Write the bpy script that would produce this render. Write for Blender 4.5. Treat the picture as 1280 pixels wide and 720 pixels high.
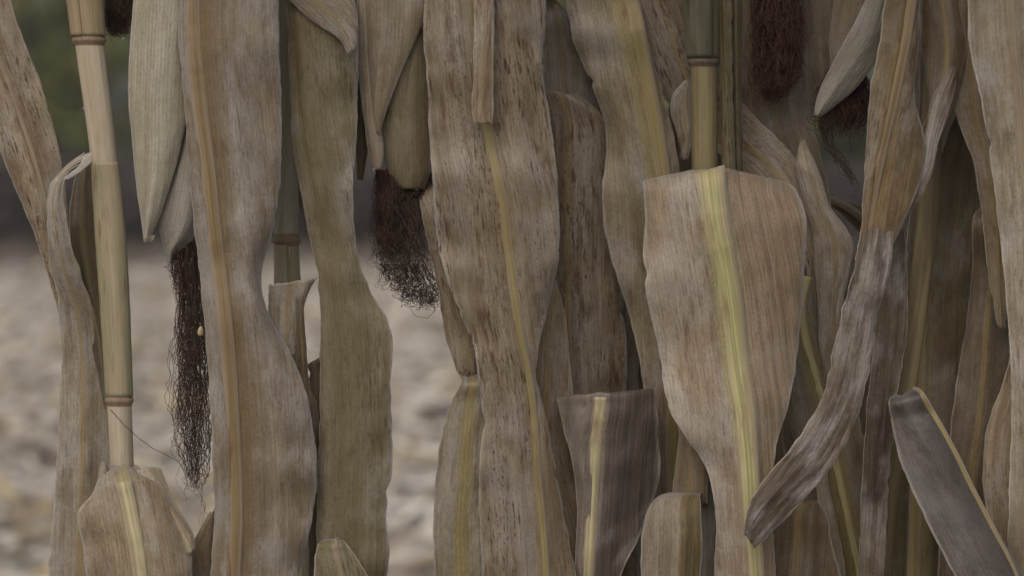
import bpy, math, random
import numpy as np
from mathutils import Vector, noise as mnoise

for o in list(bpy.data.objects): bpy.data.objects.remove(o)
SC = bpy.context.scene
COL = SC.collection
rnd = random.Random(7)

# ------------------------------------------------------------------ camera
CZ = 1.20                       # camera height (m)
D = 2.0                         # distance to the front of the corn row
K = 0.70 / 1280 / D             # tangent per photo pixel
PITCH = math.atan(95 * K)       # horizon a little above the middle
cam = bpy.data.cameras.new('camera'); camo = bpy.data.objects.new('camera', cam)
COL.objects.link(camo); SC.camera = camo
camo.location = (0, 0, CZ); camo.rotation_euler = (math.pi/2 - PITCH, 0, 0)
cam.sensor_width = 36; cam.lens = 36 / (1280 * K)
cam.clip_start = 0.05; cam.clip_end = 2000
cam.dof.use_dof = True; cam.dof.focus_distance = 1.985; cam.dof.aperture_fstop = 6.5

# ------------------------------------------------------------------ overcast light
SUN_EL, SUN_AZ = math.radians(52), math.radians(205)     # behind the camera, to the left
w = bpy.data.worlds.new('World'); SC.world = w; w.use_nodes = True
nt = w.node_tree; bg = nt.nodes['Background']
sky = nt.nodes.new('ShaderNodeTexSky'); sky.sky_type = 'NISHITA'; sky.sun_disc = False
sky.sun_elevation = SUN_EL; sky.sun_rotation = SUN_AZ; sky.dust_density = 6; sky.air_density = 1.0; sky.ozone_density = 0.6
nt.links.new(sky.outputs[0], bg.inputs[0]); bg.inputs[1].default_value = 0.10
sun = bpy.data.lights.new('sun', 'SUN'); suno = bpy.data.objects.new('sun', sun); COL.objects.link(suno)
sun.energy = 1.5; sun.angle = math.radians(100); sun.color = (1, 0.95, 0.88)
sd = Vector((math.sin(SUN_AZ)*math.cos(SUN_EL), math.cos(SUN_AZ)*math.cos(SUN_EL), math.sin(SUN_EL)))
suno.rotation_euler = (-sd).to_track_quat('-Z', 'Y').to_euler()
suno.location = (0, -3, 6)
vs = SC.view_settings
vs.view_transform = 'Standard'; vs.look = 'None'; vs.gamma = 1; vs.use_curve_mapping = False
vs.exposure = -0.08
cy = SC.cycles; cy.max_bounces = 9; cy.diffuse_bounces = 7; cy.glossy_bounces = 2; cy.transmission_bounces = 5; cy.volume_bounces = 0

# ------------------------------------------------------------------ pixel + distance -> place
F = np.array([0, math.cos(PITCH), -math.sin(PITCH)]); U = np.array([0, math.sin(PITCH), math.cos(PITCH)])
def W(x, y, d):
    """photo pixel and distance behind the front of the row in cm -> metres"""
    x = np.asarray(x, float); y = np.asarray(y, float); z = D + np.asarray(d, float) / 100
    a = (x - 640) * K * z; b = (360 - y) * K * z
    return np.stack([a, F[1]*z + U[1]*b, CZ + F[2]*z + U[2]*b], -1)

# ------------------------------------------------------------------ materials
class N:
    def __init__(s, name):
        s.m = bpy.data.materials.new(name); s.m.use_nodes = True
        s.t = s.m.node_tree; s.t.nodes.clear()
    def n(s, typ, **kw):
        nd = s.t.nodes.new(typ)
        for k, v in kw.items(): setattr(nd, k, v)
        return nd
    def put(s, sock, v):
        if isinstance(v, bpy.types.NodeSocket): s.t.links.new(v, sock)
        elif v is not None:
            if isinstance(v, (tuple, list)) and len(v) == 3 and sock.type == 'RGBA': v = (*v, 1)
            sock.default_value = v
    def math(s, op, a, b=None, clamp=False):
        nd = s.n('ShaderNodeMath', operation=op, use_clamp=clamp); s.put(nd.inputs[0], a); s.put(nd.inputs[1], b); return nd.outputs[0]
    def vmul(s, v, c):
        nd = s.n('ShaderNodeVectorMath', operation='MULTIPLY'); s.put(nd.inputs[0], v); nd.inputs[1].default_value = c; return nd.outputs[0]
    def noise(s, v, scale, detail=2, rough=0.5):
        nd = s.n('ShaderNodeTexNoise'); s.put(nd.inputs['Vector'], s.vmul(v, scale)); nd.inputs['Scale'].default_value = 1
        nd.inputs['Detail'].default_value = detail; nd.inputs['Roughness'].default_value = rough; return nd.outputs[0]
    def ramp(s, v, lo, hi, a=0.0, b=1.0):
        nd = s.n('ShaderNodeMapRange', interpolation_type='SMOOTHSTEP'); s.put(nd.inputs[0], v)
        for i, q in enumerate((lo, hi, a, b)): nd.inputs[i+1].default_value = q
        return nd.outputs[0]
    def mix(s, f, a, b, mode='MIX'):
        nd = s.n('ShaderNodeMix', data_type='RGBA', blend_type=mode); s.put(nd.inputs[0], f); s.put(nd.inputs[6], a); s.put(nd.inputs[7], b); return nd.outputs[2]
    def grey(s, v):
        nd = s.n('ShaderNodeCombineColor'); [s.put(nd.inputs[i], v) for i in range(3)]; return nd.outputs[0]
    def out(s, col, rough=0.6, bump=None, dist=0.0004, trans=0.0, spec=0.4):
        p = s.n('ShaderNodeBsdfPrincipled'); s.put(p.inputs['Base Color'], col); s.put(p.inputs['Roughness'], rough)
        p.inputs['Specular IOR Level'].default_value = spec
        p.inputs['Sheen Weight'].default_value = 0.3 if trans else 0.0; p.inputs['Sheen Roughness'].default_value = 0.45
        sh = p.outputs[0]
        nrm = None
        if bump is not None:
            b = s.n('ShaderNodeBump'); s.put(b.inputs['Height'], bump); b.inputs['Distance'].default_value = dist; b.inputs['Strength'].default_value = 1
            nrm = b.outputs[0]; s.put(p.inputs['Normal'], nrm)
        if trans:
            t = s.n('ShaderNodeBsdfTranslucent'); s.put(t.inputs[0], col)
            if nrm is not None: s.put(t.inputs['Normal'], nrm)
            mx = s.n('ShaderNodeMixShader'); mx.inputs[0].default_value = trans
            s.t.links.new(sh, mx.inputs[1]); s.t.links.new(t.outputs[0], mx.inputs[2]); sh = mx.outputs[0]
        o = s.n('ShaderNodeOutputMaterial'); s.t.links.new(sh, o.inputs[0]); return s.m

def uvs(g):
    """leaf coordinates in metres, shifted by a random amount for every object"""
    uv = g.n('ShaderNodeUVMap', uv_map='uv').outputs[0]
    oi = g.n('ShaderNodeObjectInfo')
    off = g.n('ShaderNodeCombineXYZ'); r = oi.outputs['Random']
    g.put(off.inputs[0], g.math('MULTIPLY', r, 13.7)); g.put(off.inputs[1], g.math('MULTIPLY', r, 71.3)); g.put(off.inputs[2], r)
    ad = g.n('ShaderNodeVectorMath', operation='ADD'); g.put(ad.inputs[0], uv); g.put(ad.inputs[1], off.outputs[0])
    return ad.outputs[0], r

def leaf_mat(name, base, dark, mid=(0.30, 0.22, 0.09), midw=0.16, midk=0.6, speck=0.4, bloom_sheen=0.35,
             bloom_sheenc=(0.42, 0.395, 0.37), rough=0.42, speckc=(0.10, 0.06, 0.035), trans=0.32, rust=0.5, lines=0.05, side=None, sidek=0.9):
    g = N(name); v, r = uvs(g)
    st = g.n('ShaderNodeUVMap', uv_map='st').outputs[0]
    sx = g.n('ShaderNodeSeparateXYZ'); g.put(sx.inputs[0], st)
    s = g.math('ABSOLUTE', sx.outputs[0])
    streak = g.noise(v, (1500, 20, 1), 3, 0.6)
    band = g.noise(v, (150, 4.5, 1), 3, 0.6)
    wide = g.noise(v, (28, 7, 1), 4, 0.6)
    blot = g.noise(v, (30, 15, 3), 6, 0.68)
    fleck = g.noise(v, (620, 70, 1), 3, 0.6)
    mott = g.noise(v, (210, 70, 2), 4, 0.65)
    fmask = g.noise(v, (34, 11, 7), 3, 0.6)
    grain = g.noise(v, (1100, 420, 1), 3, 0.75)
    vein = g.n('ShaderNodeTexWave', wave_type='BANDS', bands_direction='X'); g.put(vein.inputs['Vector'], v)
    vein.inputs['Scale'].default_value = 115; vein.inputs['Distortion'].default_value = 1.2; vein.inputs['Detail'].default_value = 2; vein.inputs['Detail Scale'].default_value = 0.6
    vn = vein.outputs['Fac']
    c = g.mix(g.ramp(band, 0.36, 0.70), base, dark)
    c = g.mix(g.ramp(wide, 0.42, 0.72, 0, 0.75), c, dark)
    c = g.mix(g.ramp(mott, 0.44, 0.70, 0, 0.7), c, dark)
    long = g.noise(v, (420, 9, 4), 3, 0.6)
    c = g.mix(g.ramp(long, 0.42, 0.75, 0, 0.5), c, dark)
    c = g.mix(g.ramp(blot, 0.42, 0.62, 0, bloom_sheen), c, bloom_sheenc)  # grey bloom, with the silvery sheen of the leaves painted into the colour
    ru = g.math('MULTIPLY', g.ramp(g.noise(v, (95, 17, 9), 5, 0.68), 0.52, 0.64), g.ramp(g.noise(v, (260, 45, 3), 3, 0.6), 0.40, 0.60))
    c = g.mix(g.math('MULTIPLY', ru, rust), c, (0.135, 0.078, 0.040))
    if midk:
        wob = g.math('ADD', s, g.math('MULTIPLY', g.math('SUBTRACT', band, 0.5), 0.25))
        c = g.mix(g.math('MULTIPLY', g.ramp(wob, midw*0.25, midw, 1, 0), midk), c, mid)
    if side:      # one half of the blade has another colour than the other
        sw = g.math('ADD', sx.outputs[0], g.math('MULTIPLY', g.math('SUBTRACT', band, 0.5), 0.8))
        sc_ = g.mix(g.ramp(long, 0.40, 0.66), side, tuple(0.5*q for q in side))
        c = g.mix(g.ramp(sw, -0.05, 0.28, 0, sidek), c, sc_)
    # pale margin, with bright rim light painted into its colour
    c = g.mix(g.math('MULTIPLY', g.ramp(s, 0.92, 1.0), 0.75), c, (0.52, 0.48, 0.43))
    fl = g.math('MULTIPLY', g.ramp(fleck, 0.54, 0.64), g.ramp(fmask, 0.42, 0.60))
    dots = g.math('MULTIPLY', g.ramp(g.noise(v, (1000, 260, 5), 2, 0.5), 0.60, 0.68), g.ramp(g.noise(v, (70, 9, 2), 3, 0.6), 0.48, 0.60))
    fl = g.math('MAXIMUM', fl, dots)
    c = g.mix(g.math('MULTIPLY', fl, speck), c, speckc)
    c = g.mix(1.0, c, g.grey(g.ramp(streak, 0.25, 0.75, 0.88, 1.10)), 'MULTIPLY')
    c = g.mix(1.0, c, g.grey(g.ramp(vn, 0, 1, 1-lines, 1+lines*0.6)), 'MULTIPLY')
    c = g.mix(1.0, c, g.grey(g.ramp(grain, 0.28, 0.72, 0.84, 1.15)), 'MULTIPLY')
    c = g.mix(1.0, c, g.grey(g.ramp(r, 0, 1, 0.88, 1.12)), 'MULTIPLY')
    crink = g.noise(v, (120, 60, 1), 3, 0.6)
    bump = g.math('ADD', g.math('ADD', g.math('MULTIPLY', vn, 0.12), g.math('MULTIPLY', streak, 0.35)),
                  g.math('ADD', g.math('MULTIPLY', grain, 0.3), g.math('MULTIPLY', crink, 2.6)))
    return g.out(c, g.ramp(blot, 0.3, 0.7, rough+0.12, rough-0.06), bump, 0.0004, trans)

TAN   = leaf_mat('leaf_tan', (0.338,0.272,0.182), (0.191,0.142,0.085))
PALE  = leaf_mat('leaf_pale', (0.377,0.325,0.244), (0.230,0.185,0.128), bloom_sheen=0.6)
OLIVE = leaf_mat('leaf_olive', (0.201,0.168,0.083), (0.127,0.102,0.045), bloom_sheen=0.15, speck=0.75, speckc=(0.05,0.035,0.02), midk=0.2)
SPECK = leaf_mat('leaf_speckled', (0.363,0.300,0.210), (0.201,0.145,0.087), speck=1.0, bloom_sheen=0.4, speckc=(0.105,0.058,0.032), rust=0.85)
BROWN = leaf_mat('leaf_brown', (0.201,0.145,0.083), (0.108,0.076,0.042), bloom_sheen=0.18, speck=0.5)
GREYV = leaf_mat('leaf_grey_brown', (0.186,0.142,0.095), (0.083,0.060,0.040), bloom_sheen=0.75, bloom_sheenc=(0.33,0.30,0.275), midk=0, speck=0.7, lines=0.1)
GREYD = leaf_mat('leaf_grey_dark', (0.162,0.135,0.106), (0.078,0.063,0.049), bloom_sheen=0.7, bloom_sheenc=(0.20,0.18,0.18), mid=(0.06,0.05,0.045), midw=0.5, midk=0.7)
OLIV2 = leaf_mat('leaf_olive_side', (0.294,0.252,0.168), (0.181,0.148,0.076), mid=(0.165,0.132,0.055), midw=0.80, midk=0.7, speck=0.55, speckc=(0.06,0.042,0.025), bloom_sheen=0.45)
GOLD  = leaf_mat('leaf_gold_brown', (0.260,0.192,0.090), (0.132,0.088,0.038), mid=(0.20,0.13,0.04), midw=0.5, midk=0.7, speck=0.8, bloom_sheen=0.3, rust=0.8)
DARK  = leaf_mat('leaf_dark', (0.108,0.085,0.062), (0.059,0.045,0.033), bloom_sheen=0.3, bloom_sheenc=(0.18,0.16,0.155), mid=(0.30,0.25,0.19), midw=0.5, midk=0.5)
GMID  = leaf_mat('leaf_green_midrib', (0.367,0.298,0.196), (0.221,0.162,0.095), mid=(0.36,0.325,0.14), midw=0.26, midk=0.75, bloom_sheen=0.5)
BMID  = leaf_mat('leaf_brown_midrib', (0.358,0.300,0.222), (0.216,0.165,0.106), mid=(0.215,0.145,0.062), midw=0.42, midk=0.9, bloom_sheen=0.65)
YMID  = leaf_mat('leaf_yellow_midrib', (0.309,0.262,0.182), (0.201,0.160,0.095), mid=(0.28,0.225,0.085), midw=0.40, midk=0.8, bloom_sheen=0.45)
DOLIV = leaf_mat('leaf_dark_olive', (0.147,0.115,0.059), (0.083,0.060,0.028), bloom_sheen=0.2, mid=(0.20,0.17,0.075), midw=0.3, midk=0.7, speck=0.7)
TWO   = leaf_mat('leaf_pale_and_olive', (0.385,0.325,0.245), (0.235,0.185,0.128), bloom_sheen=0.5, midk=0, side=(0.190,0.140,0.060), sidek=0.95)
TWOD  = leaf_mat('leaf_tan_and_dark', (0.270,0.225,0.180), (0.165,0.130,0.100), bloom_sheen=0.4, midk=0, side=(0.105,0.082,0.064), bloom_sheenc=(0.30,0.28,0.265), sidek=0.9)
GMID2 = leaf_mat('leaf_green_midrib_brown_side', (0.375,0.305,0.216), (0.225,0.166,0.102), mid=(0.36,0.325,0.14), midw=0.26, midk=0.75, bloom_sheen=0.5, side=(0.270,0.196,0.122), sidek=0.65)
HUSK  = leaf_mat('husk_pale', (0.392,0.372,0.274), (0.294,0.262,0.180), bloom_sheen=0.35, bloom_sheenc=(0.46,0.44,0.40), midk=0, speck=0.1, trans=0.2, rust=0.15, lines=0.06)
HUSKT = leaf_mat('husk_tan', (0.284,0.232,0.159), (0.186,0.145,0.092), bloom_sheen=0.3, midk=0, speck=0.12, trans=0.2, rust=0.15, lines=0.06)
HUSKO = leaf_mat('husk_olive', (0.201,0.170,0.100), (0.147,0.115,0.062), bloom_sheen=0.1, midk=0, speck=0.15, trans=0.2, rust=0.15, lines=0.06)
HUSKG = leaf_mat('husk_grey', (0.323,0.300,0.242), (0.211,0.185,0.147), bloom_sheen=0.5, midk=0, speck=0.1, trans=0.2, rust=0.15, lines=0.06)

def rib_mat(name, a, b, edge=(0.27, 0.21, 0.145)):
    g = N(name); v, r = uvs(g)
    sx = g.n('ShaderNodeSeparateXYZ'); g.put(sx.inputs[0], g.n('ShaderNodeUVMap', uv_map='st').outputs[0]); s_ = g.math('ABSOLUTE', sx.outputs[0])
    f = g.noise(v, (1600, 9, 1), 3, 0.6); f2 = g.noise(v, (500, 6, 1), 3, 0.6); f3 = g.noise(v, (90, 22, 1), 4, 0.6)
    c = g.mix(g.ramp(f2, 0.40, 0.62), a, b)
    c = g.mix(g.ramp(f3, 0.50, 0.72, 0, 0.6), c, (0.16, 0.11, 0.06))
    c = g.mix(g.ramp(g.math('ADD', s_, g.math('MULTIPLY', g.math('SUBTRACT', f2, 0.5), 1.1)), 0.22, 0.92, 0, 1.0), c, edge)
    c = g.mix(g.ramp(g.noise(v, (40, 11, 6), 4, 0.65), 0.48, 0.75, 0, 0.5), c, edge)
    c = g.mix(g.math('MULTIPLY', g.ramp(f, 0.58, 0.70), 0.5), c, (0.11, 0.085, 0.04))
    c = g.mix(1.0, c, g.grey(g.ramp(f, 0.25, 0.75, 0.74, 1.2)), 'MULTIPLY')
    return g.out(c, 0.5, f, 0.0003, 0.08)
RIBG = rib_mat('midrib_green', (0.43,0.40,0.19), (0.29,0.265,0.11), (0.33,0.27,0.18))
RIBY = rib_mat('midrib_yellow', (0.255,0.21,0.080), (0.18,0.145,0.06))
RIBB = rib_mat('midrib_brown', (0.22,0.155,0.065), (0.15,0.10,0.045))
RIBT = rib_mat('midrib_tan', (0.30,0.245,0.17), (0.22,0.17,0.11))
RIBP = rib_mat('midrib_pale', (0.45,0.41,0.235), (0.33,0.29,0.16))

def stalk_mat(name, a, b, stain=(0.14,0.09,0.05), k=0.6):
    g = N(name); v, r = uvs(g)
    f = g.noise(v, (1300, 10, 1), 3, 0.6); f2 = g.noise(v, (70, 8, 1), 4, 0.6); f3 = g.noise(v, (300, 40, 1), 3, 0.6)
    f4 = g.noise(v, (55, 14, 5), 4, 0.6)
    c = g.mix(g.ramp(f2, 0.36, 0.66), a, b)
    c = g.mix(g.math('MULTIPLY', g.math('MULTIPLY', g.ramp(f3, 0.5, 0.68), g.ramp(f4, 0.45, 0.65)), k), c, stain)
    c = g.mix(1.0, c, g.grey(g.ramp(f, 0.2, 0.8, 0.82, 1.14)), 'MULTIPLY')
    return g.out(c, 0.58, g.math('ADD', f, g.math('MULTIPLY', f3, 0.8)), 0.0004, 0.0, 0.35)
S_CREAM = stalk_mat('stalk_cream', (0.43,0.375,0.285), (0.35,0.295,0.21), k=0.25)
S_OLIVE = stalk_mat('sheath_olive', (0.255,0.232,0.140), (0.33,0.275,0.185), k=0.8)
S_BROWN = stalk_mat('sheath_brown', (0.27,0.215,0.13), (0.20,0.155,0.075))
S_GREY  = stalk_mat('stalk_grey_green', (0.36,0.345,0.265), (0.29,0.27,0.19))
S_DGRN  = stalk_mat('sheath_dark_green', (0.115,0.112,0.066), (0.075,0.068,0.042), stain=(0.03,0.026,0.022), k=0.9)
S_YEL   = stalk_mat('stalk_yellow', (0.205,0.168,0.085), (0.110,0.086,0.045), k=0.9)
S_NODE  = stalk_mat('node_brown', (0.19,0.13,0.085), (0.24,0.18,0.12))
S_NODED = stalk_mat('node_dark', (0.085,0.062,0.045), (0.12,0.09,0.06))

def plain(name, a, b, scale=60, rough=0.6, spec=0.3, trans=0.0):
    g = N(name); tc = g.n('ShaderNodeTexCoord').outputs['Object']
    f = g.noise(tc, (scale,)*3, 4, 0.6)
    return g.out(g.mix(g.ramp(f, 0.35, 0.65), a, b), rough, None, 0.001, trans, spec)
SILK  = plain('silk_black_brown', (0.036,0.023,0.018), (0.075,0.046,0.033), 90, 0.45)
SILKR = plain('silk_red_brown', (0.046,0.022,0.018), (0.085,0.042,0.031), 90, 0.45)
SILKT = plain('silk_tan', (0.22,0.14,0.07), (0.15,0.09,0.05), 90, 0.5)
KERN  = plain('fragment_cream', (0.42,0.34,0.20), (0.34,0.27,0.15), 300)
g = N('water'); p = g.n('ShaderNodeBsdfPrincipled'); p.inputs['Transmission Weight'].default_value = 1; p.inputs['Roughness'].default_value = 0.02; p.inputs['IOR'].default_value = 1.33
o_ = g.n('ShaderNodeOutputMaterial'); g.t.links.new(p.outputs[0], o_.inputs[0]); WATER = g.m

# ------------------------------------------------------------------ helpers
def new_obj(name, verts, faces, mat, parent=None, base=None, uv=None, st=None, smooth=True, thick=0):
    verts = np.asarray(verts, float)
    if base is not None: verts = verts - np.asarray(base)
    me = bpy.data.meshes.new(name)
    me.from_pydata(verts.tolist(), [], [tuple(int(i) for i in f) for f in faces])
    if uv is not None:
        li = np.empty(len(me.loops), dtype=np.int32); me.loops.foreach_get('vertex_index', li)
        for nm, a in (('uv', uv), ('st', st)):
            if a is None: continue
            l = me.uv_layers.new(name=nm); l.data.foreach_set('uv', np.asarray(a, np.float32)[li].ravel())
    if smooth: me.polygons.foreach_set('use_smooth', [True]*len(me.polygons))
    if isinstance(mat, (list, tuple)):
        for m in mat: me.materials.append(m)
    else: me.materials.append(mat)
    me.update()
    o = bpy.data.objects.new(name, me); COL.objects.link(o)
    if parent is not None: o.parent = parent
    if thick:
        md = o.modifiers.new('thickness', 'SOLIDIFY'); md.thickness = thick; md.offset = 0
    return o

def tag(o, label=None, cat=None, group=None, kind=None):
    for k, v in (('label', label), ('category', cat), ('group', group), ('kind', kind)):
        if v: o[k] = v
    return o

def grid_faces(nr, nc, close=False):
    i = np.arange(nr-1)[:, None]*nc; m = nc if close else nc-1
    j = np.arange(m)[None, :]; j2 = (j+1) % nc
    return np.stack([i+j, i+j2, i+nc+j2, i+nc+j], -1).reshape(-1, 4)

def hermite(t, P, q):
    """smooth curve through control rows P at parameters t, sampled at q (limited overshoot)"""
    t = np.asarray(t, float); P = np.asarray(P, float)
    if P.ndim == 1: P = P[:, None]
    h = np.diff(t)[:, None]; s = np.diff(P, axis=0) / h
    m = np.zeros_like(P); m[0] = s[0]; m[-1] = s[-1]
    if len(t) > 2: m[1:-1] = (s[:-1]*h[1:] + s[1:]*h[:-1]) / (h[1:] + h[:-1])
    k = np.clip(np.searchsorted(t, q, 'right')-1, 0, len(t)-2)
    hh = (t[k+1]-t[k])[:, None]; u = ((q - t[k]) / (t[k+1]-t[k]))[:, None]
    return ((2*u**3-3*u**2+1)*P[k] + (u**3-2*u**2+u)*hh*m[k] + (-2*u**3+3*u**2)*P[k+1] + (u**3-u**2)*hh*m[k+1])

def n1(x, seed, octv=2):
    r = 0; a = 1
    for _ in range(octv):
        r += a*mnoise.noise(Vector((x, seed*7.31, seed*1.7))); x *= 2.1; a *= 0.5
    return r

# ------------------------------------------------------------------ corn plant
class Plant:
    def __init__(s, label, pts, mat, group='dry corn plants in the row', top=1.85):
        """pts: visible stalk as (px, py, d, radius px) from top to bottom"""
        pts = sorted(pts, key=lambda p: p[1])
        wp = [W(p[0], p[1], p[2]) for p in pts]; wr = [p[3]*K*(D+p[2]/100) for p in pts]
        lo, lo2 = wp[-1], wp[-2]
        dirv = (lo-lo2)/max(1e-6, lo2[2]-lo[2])
        base = lo + dirv*0.35*lo[2]; base[2] = 0.0
        hi, hi2 = wp[0], wp[1]
        dirv = (hi-hi2)/max(1e-6, hi[2]-hi2[2]); tp = hi + dirv*0.5*(top-hi[2]); tp[2] = top
        mid = 0.55*lo + 0.45*base
        P = [tp] + wp + [mid, base]; R = [0.35*wr[0]] + wr + [wr[-1]*1.12, wr[-1]*1.25]
        s.P = np.array(P); s.R = np.array(R); s.t = -s.P[:, 2]; s.base = base
        s.e = bpy.data.objects.new('corn_plant', None); COL.objects.link(s.e); s.e.location = base
        s.e.empty_display_size = 0.1
        tag(s.e, label, 'corn plant', group)
        q = np.linspace(s.t[0], s.t[-1], 160)
        s.stalk = s.tube('stalk', q, mat, 1.0, s.e)
    def at(s, z):
        c = hermite(s.t, s.P, np.atleast_1d(-np.asarray(z, float))); r = hermite(s.t, s.R, np.atleast_1d(-np.asarray(z, float)))[:, 0]
        return c, r
    def tube(s, name, q, mat, scale, parent, prof=None, nc=20, spiral=0.0, a0=0.0):
        c = hermite(s.t, s.P, q); r = hermite(s.t, s.R, q)[:, 0]*scale
        if prof is not None: r = r*prof
        if spiral: ang = a0 + np.linspace(0, 2*math.pi*1.12, nc)
        else: ang = np.linspace(0, 2*math.pi, nc, endpoint=False)
        rr = r[:, None]*(1 + spiral*np.linspace(0, 1, nc)[None, :])
        # stalk slightly oval, with a shallow groove
        rr = rr*(1 + 0.025*np.cos(2*ang)[None, :])
        V = np.stack([c[:, 0:1] + rr*np.cos(ang), c[:, 1:2] + rr*np.sin(ang)*0.92, np.repeat(c[:, 2:3], nc, 1)], -1).reshape(-1, 3)
        L = -q
        uv = np.stack([np.repeat((ang*0.011)[None, :], len(q), 0), np.repeat(L[:, None], nc, 1)], -1).reshape(-1, 2)
        return new_obj(name, V, grid_faces(len(q), nc, not spiral), mat, parent, s.base, uv, uv, thick=0.0004 if spiral else 0)
    def zpx(s, py, d=2):
        return float(W(640, py, d)[2])
    def node(s, py, mat=None, d=2, fat=1.2, h=0.011):
        z = s.zpx(py, d); q = -np.linspace(z+h/2, z-h/2, 11); x = np.linspace(-1, 1, 11)
        prof = 1.0 + (fat-1)*(np.exp(-((x-0.15)/0.4)**2)) - 0.03*np.exp(-((x-0.62)/0.15)**2) + 0.05*np.exp(-((x+0.5)/0.2)**2)
        prof[0] = prof[-1] = 0.97
        return s.tube('node', q, mat or S_NODE, 1.0, s.stalk, prof)
    def sheath(s, y0, y1, mat, d=2, scale=1.1, flare=0.15, a0=-1.2, spiral=0.10):
        """leaf sheath wrapped round the stalk from y1 (node, below) up to y0"""
        z0, z1 = s.zpx(y0, d), s.zpx(y1, d); q = -np.linspace(z0, z1, 60)
        x = np.linspace(1, 0, 60); prof = 1 + flare*np.sin(np.pi*np.clip(x*1.02, 0, 1))**0.8*(0.35+0.65*x) - 0.09*x**6
        prof = prof*np.array([1+0.02*n1(i*0.25, y0*0.01+3) for i in range(60)])
        return s.tube('leaf_sheath', q, mat, scale, s.e, prof, 26, spiral, a0)

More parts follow.
